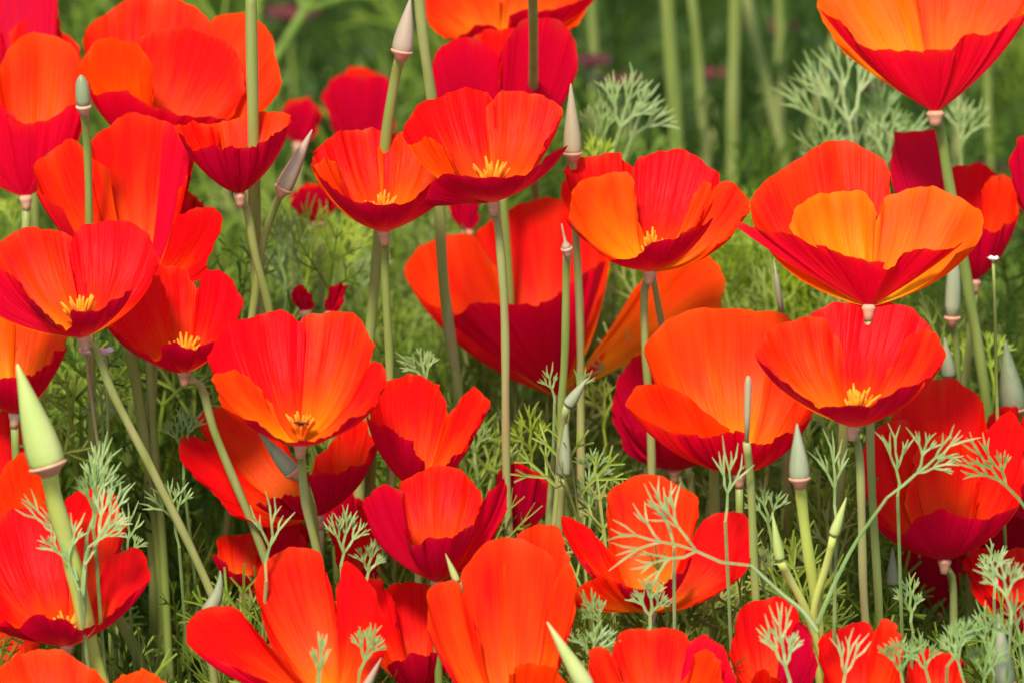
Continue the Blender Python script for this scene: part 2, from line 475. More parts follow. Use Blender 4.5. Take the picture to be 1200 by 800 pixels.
poppy('bowl shaped poppy with orange inside, left of two touching bowls under the top centre', (450, 273), 0.03, [
    (i_, .22, (0, 60, 60), [372, 210, 365, 190, 375, 170, 400, 155, 435, 151, 462, 160]),
    (i_, .48, (60, 60, 0), [443, 175, 462, 155, 500, 164, 530, 188, 540, 206]),
    (i_, .5, (-10, -20, -50), [368, 205, 372, 190, 388, 188, 402, 215]),
    (o_, .0, (-20, -68, -20), [368, 203, 390, 222, 430, 238, 470, 237, 495, 226, 517, 210, 539, 204])],
    [(451, 285), (451, 350), (453, 442)], 0.018)
poppy('bowl shaped poppy on a long straight stem, right of the two touching bowls', (578, 238), 0.00, [
    (i_, .18, (0, 60, 60), [478, 165, 473, 148, 490, 125, 530, 108, 572, 108, 585, 140]),
    (i_, .30, (60, 60, 0), [570, 125, 590, 107, 630, 112, 656, 125, 650, 150, 628, 192]),
    (i_, .55, (-30, -20, -40), [480, 172, 500, 161, 520, 174, 538, 202]),
    (o_, .0, (-10, -65, -30), [494, 240, 512, 208, 540, 204, 575, 212, 610, 204, 640, 186, 663, 168])],
    [(582, 252), (590, 330), (595, 450), (598, 630)], 0.019)
poppy('upright closed red poppy right behind the bowl on the long straight stem', (588, 195), 0.14, [
    (i_, .2, (20, 50, 20), [520, 80, 560, 40, 620, 35, 660, 60]),
    (o_, .10, (0, -40, -30), [520, 130, 506, 80, 515, 56, 550, 45, 580, 58, 587, 95]),
    (o_, .13, (-50, -60, -10), [584, 100, 588, 60, 600, 38, 622, 20, 652, 25, 674, 46, 673, 78, 656, 120])])
poppy('orange streaked poppy cut off by the top picture edge in the centre', (588, 52), 0.19, [
    (i_, .55, (20, 70, 20), [520, -20, 560, -60, 620, -65, 660, -30]),
    (i_, .40, (-30, 0, 20), [545, 50, 512, 42, 500, 15, 500, -25, 540, -45, 585, -15]),
    (i_, .5, (20, 0, -30), [590, -10, 620, -50, 670, -45, 698, -8, 672, 30]),
    (o_, .1, (-30, -60, -20), [535, 46, 560, 30, 592, 34, 600, 16, 640, 14, 675, 2, 700, -6])])
poppy('large poppy with a dark crimson outer face behind three green stems in the centre', (655, 465), 0.15, [
    (i_, .42, (0, 20, 40), [570, 385, 530, 366, 495, 350, 474, 318, 490, 290, 520, 276, 550, 277, 582, 312]),
    (i_, .30, (40, 70, 40), [552, 310, 560, 270, 600, 245, 655, 231, 702, 255, 713, 300]),
    (o_, .02, (-40, -66, -60), [524, 374, 560, 355, 600, 358, 640, 354, 660, 340], C),
    (o_, .1, (-40, -20, 20), [640, 356, 662, 338, 690, 315, 713, 306], C),
    (i_, .58, (-10, -30, -60), [698, 440, 720, 392, 758, 322, 790, 303, 830, 301, 851, 330, 847, 362], C)])
poppy('bowl poppy with one big orange inner petal and torn right side, right of centre top', (762, 319), 0.04, [
    (i_, .22, (20, 50, 60), [656, 230, 665, 195, 700, 181, 725, 182, 744, 200]),
    (i_, .02, (60, 70, 30), [738, 225, 745, 190, 775, 176, 810, 180, 838, 200, 846, 222, 830, 240]),
    (i_, .62, (-40, 5, 10), [690, 285, 664, 246, 682, 214, 715, 202, 736, 204, 746, 240, 754, 280]),
    (i_, .5, (20, 0, -30), [812, 235, 824, 212, 833, 218, 829, 245, 815, 262, 795, 276]),
    (i_, .42, (10, -10, -30), [832, 240, 846, 214, 868, 220, 877, 250, 862, 268, 852, 284, 838, 290]),
    (o_, .0, (-30, -62, -25), [660, 250, 690, 283, 720, 304, 750, 303, 756, 287, 790, 279, 820, 266, 834, 252])],
    [(757, 332), (755, 400), (762, 548)], 0.019)
poppy('broad funnel poppy with two bright orange inner petals over a crimson front at right', (1018, 360), -0.02, [
    (i_, .36, (10, 85, 80), [900, 290, 880, 246, 895, 215, 935, 186, 985, 164, 1015, 172, 1036, 190, 1045, 225]),
    (i_, .92, (10, 55, 45), [938, 285, 925, 255, 945, 236, 985, 223, 1010, 225, 1026, 245, 1037, 305]),
    (i_, .74, (55, 45, -20), [1026, 262, 1040, 229, 1090, 220, 1130, 234, 1155, 258, 1142, 282, 1120, 296]),
    (o_, .26, (0, -22, -30), [862, 264, 900, 272, 935, 277, 970, 294, 1036, 309], C),
    (o_, .26, (-26, -32, -5), [955, 287, 1000, 300, 1042, 316, 1055, 299, 1090, 292, 1132, 286], C)])
poppy('red poppy half hidden behind the broad funnel poppy and the tall reddish stem', (1142, 330), 0.12, [
    (o_, .08, (-10, 0, 0), [1048, 240, 1046, 180, 1048, 157, 1072, 153, 1100, 156, 1113, 215]),
    (i_, .05, (20, 40, 20), [1108, 230, 1114, 198, 1140, 192, 1167, 202, 1170, 250]),
    (i_, .35, (0, -10, -20), [1150, 265, 1155, 215, 1175, 203, 1193, 218, 1196, 240, 1182, 268]),
    (o_, .0, (-30, -50, -20), [1115, 262, 1140, 268, 1165, 270, 1188, 258])])
poppy('flaring orange and crimson poppy at the top right corner on a tall reddish stem', (1096, 133), 0.075, [
    (i_, .74, (10, 70, 50), [990, 60, 958, 10, 980, -40, 1040, -60, 1080, -20, 1083, 45], C),
    (i_, .52, (50, 60, 0), [1075, 20, 1080, -30, 1120, -60, 1180, -55, 1215, -20, 1195, 30], C),
    (o_, .26, (-10, -28, -32), [957, 6, 985, 28, 1015, 55, 1080, 59, 1118, 60], (.38, .62)),
    (o_, .26, (-32, -24, 0), [1060, 58, 1115, 60, 1122, 45, 1160, 40, 1206, 12], (.38, .62))],
    [(1099, 146), (1110, 225), (1130, 330), (1150, 450), (1162, 560)], r=0.0023)
poppy('red petal sliver of a poppy cut off by the right picture edge near the top', (1218, 262), 0.12, [
    (o_, .1, (0, -30, 0), [1192, 230, 1183, 195, 1192, 165, 1225, 155, 1245, 190]),
    (i_, .2, (10, 30, 10), [1200, 190, 1220, 150, 1250, 160, 1260, 200])])
poppy('large orange poppy with a crimson lower lip directly left of the red bowl with stamens', (866, 557), 0.015, [
    (i_, .56, (10, 70, 60), [800, 500, 757, 432, 757, 400, 780, 376, 820, 363, 880, 362, 925, 373, 952, 410]),
    (i_, .42, (-45, -40, -10), [835, 514, 775, 502, 735, 474, 743, 456, 775, 448, 810, 470, 855, 500]),
    (i_, .40, (50, 20, -30), [895, 430, 935, 415, 955, 450, 955, 480, 936, 506]),
    (o_, .16, (-45, -60, -55), [790, 508, 830, 512, 866, 505, 880, 518]),
    (o_, .16, (-55, -60, -20), [864, 505, 882, 520, 920, 511, 950, 488])])
poppy('dark crimson poppy in shade behind the large orange one', (790, 552), 0.10, [
    (o_, .0, (0, -20, -20), [735, 530, 719, 490, 724, 446, 748, 416, 785, 430]),
    (i_, .1, (10, 30, 10), [740, 450, 780, 410, 830, 430, 850, 480]),
    (o_, .0, (-30, -60, -30), [722, 490, 755, 505, 800, 508, 850, 520])])
poppy('red bowl poppy with a few upright orange stamens at right of centre', (1000, 501), -0.045, [
    (i_, .03, (60, 80, 50), [928, 400, 955, 364, 1000, 355, 1060, 360, 1087, 376, 1082, 410]),
    (i_, .38, (0, 50, 60), [912, 450, 885, 415, 900, 390, 935, 372, 968, 376, 990, 430]),
    (i_, .32, (30, 10, -30), [1040, 440, 1060, 402, 1085, 384, 1104, 400, 1104, 425, 1080, 450]),
    (o_, .0, (-20, -66, -25), [886, 418, 930, 455, 965, 478, 995, 475, 1030, 467, 1060, 455, 1088, 443])],
    [(1004, 516), (1010, 600), (1016, 700)], 0.019)
poppy('ragged red poppy with a dark crimson bowl behind the feathery leaf sprays at right', (1107, 657), 0.035, [
    (i_, .24, (20, 60, 30), [1040, 520, 1055, 466, 1090, 446, 1125, 447, 1150, 470, 1158, 520]),
    (i_, .18, (-10, 30, 20), [1026, 614, 1011, 560, 1020, 510, 1058, 490, 1092, 540]),
    (i_, .36, (10, 20, 0), [1062, 590, 1078, 525, 1110, 508, 1142, 540, 1146, 600]),
    (i_, .14, (30, 0, -30), [1140, 580, 1158, 505, 1185, 480, 1204, 520, 1190, 592]),
    (o_, .0, (-30, -62, -30), [1022, 612, 1056, 622, 1082, 604, 1104, 594, 1128, 608, 1160, 606, 1192, 590])],
    [(1114, 672), (1116, 760)])
poppy('red poppy cut off by the right edge behind the ragged one', (1212, 610), 0.08, [
    (i_, .1, (0, 40, 0), [1155, 520, 1165, 482, 1185, 475, 1197, 505]),
    (o_, .12, (0, -20, -20), [1160, 590, 1172, 535, 1205, 520, 1240, 540]),
    (i_, .2, (20, 30, 10), [1185, 520, 1205, 480, 1240, 490, 1250, 530])])
poppy('wide open poppy with a dark star at its orange centre, left of the middle', (352, 522), -0.04, [
    (i_, .0, (10, 70, 70), [252, 450, 245, 412, 262, 386, 300, 368, 335, 367, 353, 380, 358, 430]),
    (i_, .36, (70, 75, 20), [346, 430, 351, 378, 385, 364, 415, 370, 437, 396, 432, 428]),
    (i_, .55, (-40, -20, 0), [285, 492, 254, 460, 249, 440, 270, 434, 294, 444, 320, 475]),
    (i_, .2, (10, -5, -30), [420, 445, 438, 424, 453, 438, 449, 462, 428, 484]),
    (o_, .0, (-45, -72, -30), [285, 491, 308, 497, 330, 512, 352, 517, 378, 514, 402, 500, 432, 477])],
    [(354, 536), (360, 590), (374, 645)], 0.015, star=True)
poppy('red poppy with drooping side petals directly below the dark starred one', (372, 606), 0.05, [
    (i_, .40, (10, 40, -30), [270, 560, 233, 502, 235, 483, 260, 474, 310, 490, 345, 532, 354, 584]),
    (i_, .06, (-40, -20, 10), [305, 614, 262, 592, 225, 556, 208, 530, 215, 513, 240, 514, 268, 540]),
    (i_, .3, (10, 20, 10), [362, 560, 380, 525, 425, 490, 444, 505, 438, 525]),
    (o_, .02, (-40, -50, -30), [300, 592, 325, 584, 352, 578]),
    (o_, .0, (-50, -55, -20), [360, 553, 395, 554, 425, 541, 443, 518])])
poppy('tulip like red poppy with two upright lobes and a purple flank in the middle', (492, 580), 0.03, [
    (i_, .24, (0, 40, 30), [432, 492, 440, 462, 465, 441, 490, 440, 516, 453, 523, 485]),
    (i_, .26, (20, 0, -20), [516, 520, 540, 465, 558, 455, 573, 475, 566, 492, 545, 530]),
    (o_, .0, (-20, -60, -55), [430, 488, 460, 505, 485, 521, 500, 550]),
    (o_, .0, (-50, -25, -5), [518, 552, 548, 520, 571, 480])])
poppy('red cup poppy with a plum coloured front below the two lobed one', (512, 682), -0.03, [
    (i_, .26, (40, 70, 40), [464, 610, 470, 566, 505, 547, 540, 550, 562, 575, 566, 605]),
    (o_, .12, (0, -30, -60), [436, 625, 430, 582, 445, 568, 465, 575, 484, 637]),
    (o_, .14, (-50, -25, 0), [555, 625, 572, 578, 591, 558, 592, 600, 574, 636]),
    (o_, .0, (-50, -72, -45), [474, 612, 482, 636, 520, 628, 545, 620, 566, 602])])
poppy('small dark crimson poppy in shade behind the long straight stem', (606, 632), 0.07, [
    (o_, .0, (-20, -50, -20), [576, 590, 584, 555, 597, 540, 620, 552, 650, 573]),
    (i_, .05, (10, 30, 10), [585, 575, 600, 545, 630, 552, 648, 572])])
poppy('big red poppy with spiky yellow centre behind the bright forked stem at lower left', (78, 757), -0.04, [
    (i_, .0, (10, 75, 40), [-30, 710, -18, 625, 20, 594, 60, 600, 96, 640, 104, 690]),
    (i_, .32, (50, 60, 30), [82, 670, 92, 620, 120, 598, 142, 605, 132, 660]),
    (i_, .06, (20, 10, -30), [110, 700, 128, 655, 150, 641, 171, 650, 173, 673, 148, 702, 116, 733]),
    (o_, .18, (-10, -40, -60), [-60, 690, -35, 718, 0, 730, 25, 737]),
    (o_, .0, (-40, -62, -30), [-10, 728, 22, 737, 40, 721, 70, 723, 95, 736, 114, 730])],
    None, 0.015)
poppy('orange throated poppy cut off by the left edge behind the pointed green bud', (18, 486), 0.03, [
    (i_, .78, (10, 50, 40), [-55, 430, -32, 376, 0, 361, 14, 368, 17, 430]),
    (i_, .60, (40, 50, 0), [12, 420, 20, 369, 50, 371, 79, 397, 66, 430]),
    (o_, .1, (-30, -60, -50), [-50, 430, -10, 446, 25, 442, 42, 440]),
    (o_, .06, (-50, -40, -10), [30, 442, 48, 432, 66, 414, 82, 402])])
poppy('loose red poppy low on the left edge behind the pointed green bud', (55, 650), 0.04, [
    (i_, .20, (10, 40, 20), [-25, 570, -22, 505, 8, 480, 32, 500, 44, 570]),
    (i_, .42, (-10, -20, -20), [-15, 600, 5, 546, 30, 530, 60, 555, 74, 610]),
    (i_, .08, (0, 10, 0), [65, 620, 90, 575, 122, 570, 142, 600, 132, 645])])
poppy('orange poppy rim rising from the bottom left corner', (95, 880), -0.08, [
    (i_, .48, (10, 50, 20), [-30, 820, 5, 778, 40, 760, 72, 763, 105, 780, 130, 805]),
    (i_, .58, (10, 20, -20), [112, 820, 148, 789, 175, 786, 200, 805]),
    (o_, .1, (-30, -60, -30), [-20, 830, 60, 850, 140, 840, 190, 825])])
poppy('red poppy with a tall centre petal and one petal spread left, at the bottom', (392, 822), -0.06, [
    (i_, .30, (20, 50, 20), [318, 760, 300, 700, 304, 662, 340, 643, 370, 645, 390, 690, 400, 760]),
    (i_, .16, (-20, 0, -20), [330, 808, 250, 770, 218, 748, 223, 722, 255, 709, 290, 725, 335, 772]),
    (i_, .12, (20, 0, -20), [403, 760, 395, 680, 405, 658, 430, 680, 456, 730, 442, 785]),
    (o_, .1, (-30, -60, -30), [325, 812, 370, 812, 420, 806, 448, 795])])
poppy('red poppy with shaded lower side tucked between two larger ones at the bottom', (492, 812), -0.01, [
    (i_, .18, (10, 40, 20), [440, 750, 450, 692, 480, 680, 502, 688, 512, 750]),
    (i_, .1, (10, 20, 0), [410, 720, 420, 680, 445, 680, 470, 740]),
    (o_, .0, (-20, -50, -20), [452, 782, 480, 768, 505, 765, 530, 770])])
poppy('tall orange red poppy with long upright petals at the bottom centre', (606, 862), -0.06, [
    (i_, .42, (40, 70, 40), [590, 660, 618, 616, 650, 617, 664, 642, 660, 710]),
    (i_, .42, (0, 10, 20), [530, 790, 502, 730, 504, 688, 530, 680, 548, 705, 565, 780]),
    (i_, .40, (30, 45, 20), [548, 760, 543, 668, 560, 642, 600, 630, 645, 650, 652, 710, 645, 790]),
    (i_, .46, (20, 0, -20), [642, 780, 650, 685, 663, 660, 677, 692, 668, 730, 655, 785]),
    (i_, .52, (-30, -45, -30), [590, 812, 605, 782, 635, 778, 676, 806])])
poppy('sprawling poppy with an upright centre petal and a round red petal at its right', (762, 717), -0.03, [
    (i_, .42, (20, 50, 20), [718, 655, 711, 600, 717, 573, 745, 557, 780, 560, 813, 580, 815, 625, 798, 668]),
    (i_, .16, (0, 10, 0), [728, 685, 692, 666, 670, 640, 657, 604, 682, 613, 720, 650]),
    (i_, .36, (-20, -40, -40), [705, 712, 664, 704, 688, 682, 715, 678, 745, 690]),
    (i_, .1, (30, 0, -30), [792, 665, 806, 638, 828, 607, 856, 597, 882, 616, 882, 650, 862, 678, 815, 708]),
    (o_, .0, (-40, -60, -30), [722, 684, 762, 692, 790, 675, 815, 655])])
poppy('scalloped orange red poppy peeking over the bottom edge right of centre', (778, 856), -0.08, [
    (i_, .30, (10, 40, 10), [722, 805, 722, 746, 760, 735, 800, 742, 815, 800]),
    (i_, .30, (-20, -10, 0), [700, 820, 689, 790, 694, 762, 708, 757, 726, 790]),
    (o_, .2, (20, 0, -20), [802, 780, 808, 752, 828, 745, 850, 762, 866, 810]),
    (i_, .46, (0, -20, -30), [798, 810, 818, 764, 838, 764, 850, 815])])
poppy('red poppy behind pale leaf needles at the bottom, left of the forked bud stem', (908, 838), -0.05, [
    (i_, .16, (0, 40, 20), [866, 800, 857, 752, 870, 712, 900, 699, 926, 705, 942, 760]),
    (o_, .0, (-10, -30, -20), [915, 760, 935, 728, 957, 765, 950, 815]),
    (i_, .3, (-30, -40, -30), [872, 820, 890, 785, 915, 800, 930, 825])])
poppy('red poppy at the bottom edge, right of the forked bud stem', (1016, 846), -0.04, [
    (i_, .14, (0, 30, 10), [966, 805, 961, 748, 985, 735, 1010, 728, 1027, 748, 1034, 805]),
    (i_, .28, (20, 10, -10), [1018, 770, 1026, 735, 1040, 725, 1056, 750, 1060, 805]),
    (o_, .05, (-30, -50, -20), [965, 810, 1000, 815, 1055, 808])])
poppy('little open poppy low behind the leaning stem at left', (288, 694), .065, [
    (i_, .34, (10, 30, 10), [254, 660, 254, 634, 285, 624, 316, 630, 330, 655]),
    (i_, .16, (0, 0, -20), [300, 650, 325, 612, 350, 610, 362, 640, 340, 668]),
    (o_, .04, (-15, -35, -15), [250, 648, 268, 668, 300, 672, 335, 662])])
poppy('open red poppy low on the right edge under the ragged one', (1206, 745), .05, [
    (i_, .2, (10, 40, 10), [1160, 700, 1162, 660, 1190, 640, 1225, 650, 1240, 690]),
    (i_, .1, (0, 0, -20), [1140, 690, 1130, 655, 1150, 640, 1170, 680]),
    (o_, .08, (-20, -40, -20), [1150, 694, 1180, 706, 1225, 700])])
poppy('red poppy peeking between leaves in the middle of the right bottom edge', (1096, 838), -.02, [
    (i_, .24, (10, 30, 10), [1064, 800, 1066, 772, 1090, 760, 1118, 768, 1130, 800]),
    (o_, .1, (-15, -30, -15), [1062, 798, 1090, 806, 1132, 798])])
poppy('partly hidden red poppy between the spread petal and the tall centre blooms at the bottom', (432, 705), .05, [
    (i_, .14, (10, 30, 10), [392, 650, 400, 610, 425, 596, 444, 620, 446, 655]),
    (o_, .04, (-15, -30, -15), [390, 655, 415, 668, 446, 655])])
poppy('red poppy low at left between the green bud stem and the leaning stem, mostly hidden', (20, 800), .03, [
    (i_, .3, (10, 30, 10), [-10, 760, -8, 735, 15, 725, 40, 740, 44, 765]),
    (o_, .05, (-15, -30, -15), [-12, 762, 15, 775, 46, 762])])
# far and half hidden flowers
far = [('blurred red poppy in the far grass, left of the bud with a pink collar', (425, 175), .38, .1, [388, 150, 385, 98, 415, 88, 455, 95, 462, 150], None),
       ('blurred red poppy at far left of the grass, above the pale slanting bud', (350, 170), .40, .1, [328, 150, 342, 122, 368, 122, 374, 152], None),
       ('small red poppy half hidden behind the slanting pale bud', (372, 262), .22, .05, [340, 240, 352, 222, 380, 222, 392, 240], None),
       ('dark red poppy between the two touching bowls, far behind their stems', (548, 272), .24, .04, [528, 250, 535, 230, 555, 228, 562, 252], None),
       ('little red poppy under the drooping poppy, beside a feathery leaf', (335, 680), .06, .22, [305, 645, 318, 616, 345, 610, 362, 648], None),
       ('small red poppy glimpsed below the purple flank of the two lobed one', (405, 655), .10, .08, [382, 615, 392, 588, 412, 580, 428, 618], None),
       ('red poppy low behind the ragged one with the dark bowl, left half', (1100, 720), .12, .08, [1060, 670, 1075, 640, 1110, 630, 1130, 668], None),
       ('red poppy low behind the ragged one with the dark bowl, at the right edge', (1185, 700), .12, .10, [1140, 650, 1155, 605, 1195, 600, 1215, 650], None),
       ('tiny red poppy among pale leaves in the bottom right corner, left one', (1078, 800), .02, .14, [1066, 782, 1072, 768, 1086, 766, 1092, 784], None),
       ('tiny red poppy among pale leaves in the bottom right corner, right one', (1115, 806), .02, .18, [1102, 782, 1108, 770, 1122, 772, 1128, 786], None),
       ('small orange red poppy behind the small dark goblet one', (225, 270), .14, .3, [205, 262, 208, 235, 228, 232, 238, 262], None)]
for lab, b, d, wm, rim, _ in far:
    cx = sum(rim[0::2]) / (len(rim) // 2); ty = min(rim[1::2])
    wd = (max(rim[0::2]) - min(rim[0::2])) / 2
    poppy(lab, b, d, [(o_, wm, (-10, -wd, -10), rim),
                      (i_, wm + .15, (10, wd, 10), [cx - wd * .9, ty + wd * .5, cx - wd * .5, ty - 4, cx + wd * .4, ty - 5, cx + wd * .95, ty + wd * .4]),
                      (o_, wm, (-wd * .6, 0, wd * .6), [cx + wd * .3, ty + wd * .5, cx + wd * .8, ty + 4, cx + wd * 1.1, ty + wd * .6]),
                      (o_, wm, (wd * .6, 0, -wd * .6), [cx - wd * 1.1, ty + wd * .7, cx - wd * .8, ty + 5, cx - wd * .3, ty + wd * .5])])
M_FADED = plant_material('faded_petal', [(0, (0.05, 0.008, 0.008)), (0.5, (0.10, 0.014, 0.014)), (1, (0.15, 0.035, 0.015))], 0.7, 0.1, 60)
for lab, x, y, d, w in (('brownish red faded bloom far behind, left of the thick background stem', 693, 66, .60, 15), ('brownish bloom low between two blurred background stems', 728, 92, .62, 17),
                     ('rust coloured faded bloom right of the thick background stem', 834, 80, .66, 14), ('purple red bloom blurred at the top right of the centre', 902, 28, .75, 20),
                     ('small maroon bloom left of the flaring top right poppy', 1024, 92, .55, 12), ('dark maroon bloom blurred between poppies at the top left', 342, 14, .80, 22), ('dark maroon bloom near the right edge in the far grass', 1160, 190, .5, 13)):
    b0 = at(x, y + 14, d); path = ground_path(b0, []); gq = Vector((path[-1].x, path[-1].y, 0))
    root = empty('faded_bloom', gq); tag(root, lab, 'flower', 'faded blooms far behind')
    rr = w * PX * 1.9
    for q in range(5):
        a = q * 1.257 + x
        o1 = Vector((math.cos(a), math.sin(a), .9)).normalized(); s1 = o1.cross(Vector((0, 0, 1))).normalized()
        V = []
        for i in range(6):
            tq = i / 5; wq = rr * .62 * math.sin(math.pi * (.1 + .75 * tq))
            c0 = b0 + o1 * (rr * 1.5 * tq) + Vector((0, 0, -rr * .5 * tq * tq))
            V += [c0 - s1 * wq, c0 + Vector((0, 0, -rr * .12)), c0 + s1 * wq]
        mesh_obj('petal', V, [(3 * i + e, 3 * i + e + 1, 3 * i + e + 4, 3 * i + e + 3) for i in range(5) for e in (0, 1)], M_FADED, root, gq)
    stem(root, gq, path, .0016, .0018, M_STEM)
for lab, x0, y0, tip in (('slim red folded poppy, taller of two in the leaves above the starred poppy', 388, 368, (398, 330)),
                         ('slim red folded poppy, shorter of two in the leaves above the starred poppy', 358, 366, (352, 333))):
    poppy(lab, (x0, y0), .10, [(o_, .06, (-6, -8, -4), [x0 - 9, y0 - 8, tip[0] - 8, tip[1] + 6, tip[0], tip[1], tip[0] + 4, tip[1] + 10, x0 + 6, y0 - 10]),
                               (o_, .0, (8, 0, -6), [x0 - 2, y0 - 10, tip[0] + 1, tip[1] + 4, tip[0] + 8, tip[1] + 6, x0 + 10, y0 - 8])])

# ------------------------------------------------------------------ buds, seed pods, bare stems
GB = 'pointed poppy buds and seed pods'
def bud(label, tip, foot_px, w, d, mat, stem_px, rim=True, name='poppy_bud', cat='bud', smat=None, r=0.0016, bend=0.0, shape=None):
    a, b = at(*foot_px, d), at(*tip, d - 0.004)
    path = ground_path(a, stem_px)
    g = Vector((path[-1].x, path[-1].y, 0))
    root = empty(name, g); tag(root, label, cat, GB)
    ax = (b - a).normalized(); L = (b - a).length
    side = ax.cross(VIEW).normalized()
    wr = w * PX * 0.41
    sh = shape or [(0, .92), (.05, .99), (.14, 1), (.28, .92), (.42, .79), (.56, .63), (.7, .46), (.82, .31), (.92, .18), (.98, .10), (1, .03)]
    pts = [a + ax * L * t + side * bend * L * 4 * t * (1 - t) for t, q in sh]
    V, F = tube_data(pts, [wr * q for t, q in sh], 16)
    # shallow lengthwise ribs
    for k, v in enumerate(V):
        if k % 2 == 0:
            c = pts[k // 16]; V[k] = c + (v - c) * 0.94
    mesh_obj('bud_cap', V, F, mat, root, g)
    if rim:
        V, F = lathe([(-0.0040, r * 1.0), (-0.0018, wr * .7), (-0.0008, wr * .98), (-0.0002, wr * 1.08), (0.0003, wr * 1.04), (0.0006, wr * .75)], a, ax, 16)
        mesh_obj('receptacle', V, F, M_RECEPT, root, g)
    stem(root, g, [a - ax * 0.001] + path[1:], r, r * 1.2, smat or M_STEM)
    return root
bud('pinkish grey pointed bud with a pink collar near the top, left of centre', (481, -2), (471, 60), 31, .03, M_BUDPINK, [(466, 80), (456, 148), (448, 250)], r=.0022)
bud('slanting pale bud between the dark goblet poppy and the left bowl', (366, 152), (332, 221), 26, .04, M_BUDPINK, [(325, 236), (308, 282), (296, 360)])
bud('pale pink slender bud right of the upright red poppy in the centre top', (669, 98), (671, 180), 27, .05, M_BUDPINK, [(672, 200), (674, 300)])
bud('large pale green pointed bud near the left edge', (20, 426), (56, 545), 52, -.078, M_BUDGREEN, [(62, 575), (75, 625), (92, 690), (105, 740), (121, 798)], smat=M_STEMY, r=.0033)
bud('small grey pod with a pale collar standing before the crimson poppy at upper left', (95, 88), (98, 125), 22, .02, M_BUDGREY, [(99, 150), (101, 220)],
    shape=[(0, .8), (.2, 1), (.5, .95), (.75, .8), (.9, .5), (1, .1)])
bud('flat pink collared pod with a pale spike under the torn bowl poppy', (658, 262), (664, 291), 16, .0, M_BUDPINK, [(664, 310), (662, 400), (656, 480), (650, 560)],
    shape=[(0, 1.0), (.15, .7), (.3, .25), (.6, .2), (.85, .18), (1, .05)])
bud('grey brown pod with a thin pale collar beside the tall stem at right', (1118, 300), (1116, 372), 24, .09, M_BUDGREY, [(1119, 400), (1124, 470)],
    shape=[(0, .8), (.2, 1), (.5, .95), (.75, .8), (.9, .5), (1, .1)])
bud('grey green cone bud at the right edge below the funnel poppy', (1178, 400), (1188, 480), 40, .10, M_BUDGREY, [(1190, 500), (1194, 600)])
bud('upright grey green bud on a yellow stem over the lower right leaves', (934, 496), (937, 560), 29, -.06, M_BUDGREY, [(940, 590), (946, 660), (953, 720), (960, 800)], smat=M_STEMY, r=.0022)
bud('small tilted slate grey bud under the large crimson backed poppy', (688, 443), (666, 474), 18, .0, M_BUDGREY, [(662, 490), (656, 560)], rim=False)
bud('narrow upright grey bud in the leaves under the crimson backed poppy', (664, 490), (660, 556), 22, .01, M_BUDGREY, [(660, 590), (658, 650)], rim=False)
bud('tilted dull green bud under the dark starred poppy', (303, 506), (342, 552), 25, -.015, M_BUDGREY, [(352, 562), (366, 600), (374, 650)])
bud('curved grey bud beside the leaning stem above the bottom left', (258, 668), (242, 718), 22, -.03, M_BUDGREY, [(244, 740), (252, 800)], rim=False, bend=-.10)
bud('thin brown spike against the pale feathery tuft', (907, 305), (916, 366), 9, .05, M_BUDGREY, [(918, 390), (920, 480)], rim=False, shape=[(0, .9), (.3, 1), (.7, .8), (.75, .4), (1, .1)])
bud('thin orange brown spike before the large orange poppy', (877, 440), (875, 516), 10, -.055, M_BUDPINK, [(876, 540), (880, 640)], rim=False, shape=[(0, .6), (.4, .9), (.85, 1), (.95, .8), (1, .3)])
bud('long green pod leaning left at the bottom, right of the tall orange red poppy', (641, 728), (688, 806), 26, -.085, M_BUDGREEN, [(696, 830), (704, 880)], rim=False)
bud('pale grey bud with a pink tip in the bottom right corner', (1170, 718), (1178, 800), 30, -.05, M_BUDGREY, [(1180, 830), (1184, 900)])
bud('dark green bud hanging in shade under the ragged red poppy', (1046, 640), (1046, 684), 19, .05, M_BUDGREY, [(1047, 700), (1048, 780)], rim=False)
bud('tiny green bud in front of the plum coloured cup', (522, 648), (535, 680), 11, -.05, M_BUDGREEN, [(538, 700), (545, 780)], rim=False)
bud('grey bud close under the right bowl with stamens, at the right', (1107, 395), (1112, 440), 22, .10, M_BUDGREY, [(1114, 460), (1118, 540)], rim=False)
bud('small pale forked bud tip at the bottom left of centre', (447, 770), (425, 812), 13, -.08, M_BUDPINK, [(420, 830), (416, 880)], rim=False)
bud('yellow green young bud on a side branch left of the grey green bud', (905, 600), (914, 655), 15, -.055, M_BUDGREEN, [(922, 672), (940, 705), (952, 740)], rim=False, smat=M_STEMY)

bud('blunt yellow green young bud on the right fork of the grey green bud stem', (992, 582), (977, 626), 15, -.055, M_BUDGREEN, [(970, 660), (957, 716), (958, 750)], rim=False, smat=M_STEMY, r=.0015)

GSX = 'bare poppy stalks without flower in view'
def bare_stem(label, pts, d, r, mat=None, back=.004):
    a = at(*pts[0], d)
    path = ground_path(a, pts[1:], back)
    g = Vector((path[-1].x, path[-1].y, 0))
    root = empty('poppy_stalk', g); tag(root, label, 'stalk', GSX)
    stem(root, g, path, r, r * 1.15, mat or M_STEM)
    # the pod that ends it above the frame
    if pts[0][1] > 0: return
    ax = (path[0] - path[1]).normalized()
    V, F = lathe([(-.002, r), (0, r * 2.4), (.0012, r * 2.6), (.002, r * 1.8), (.008, r * 2.1), (.02, r * 1.5), (.034, r * .6), (.04, r * .1)], path[0], ax)
    mesh_obj('seed_pod', V, F, M_BUDGREY, root, g)
bare_stem('straight green stem crossing the broad scarlet poppy at upper left', [(294, -30), (294, 130), (296, 260)], .02, .0024)
bare_stem('green stem left of the upright red poppy at the top, beside the pink collared bud', [(489, -30), (497, 60), (504, 125), (516, 330), (532, 455)], .055, .0022)
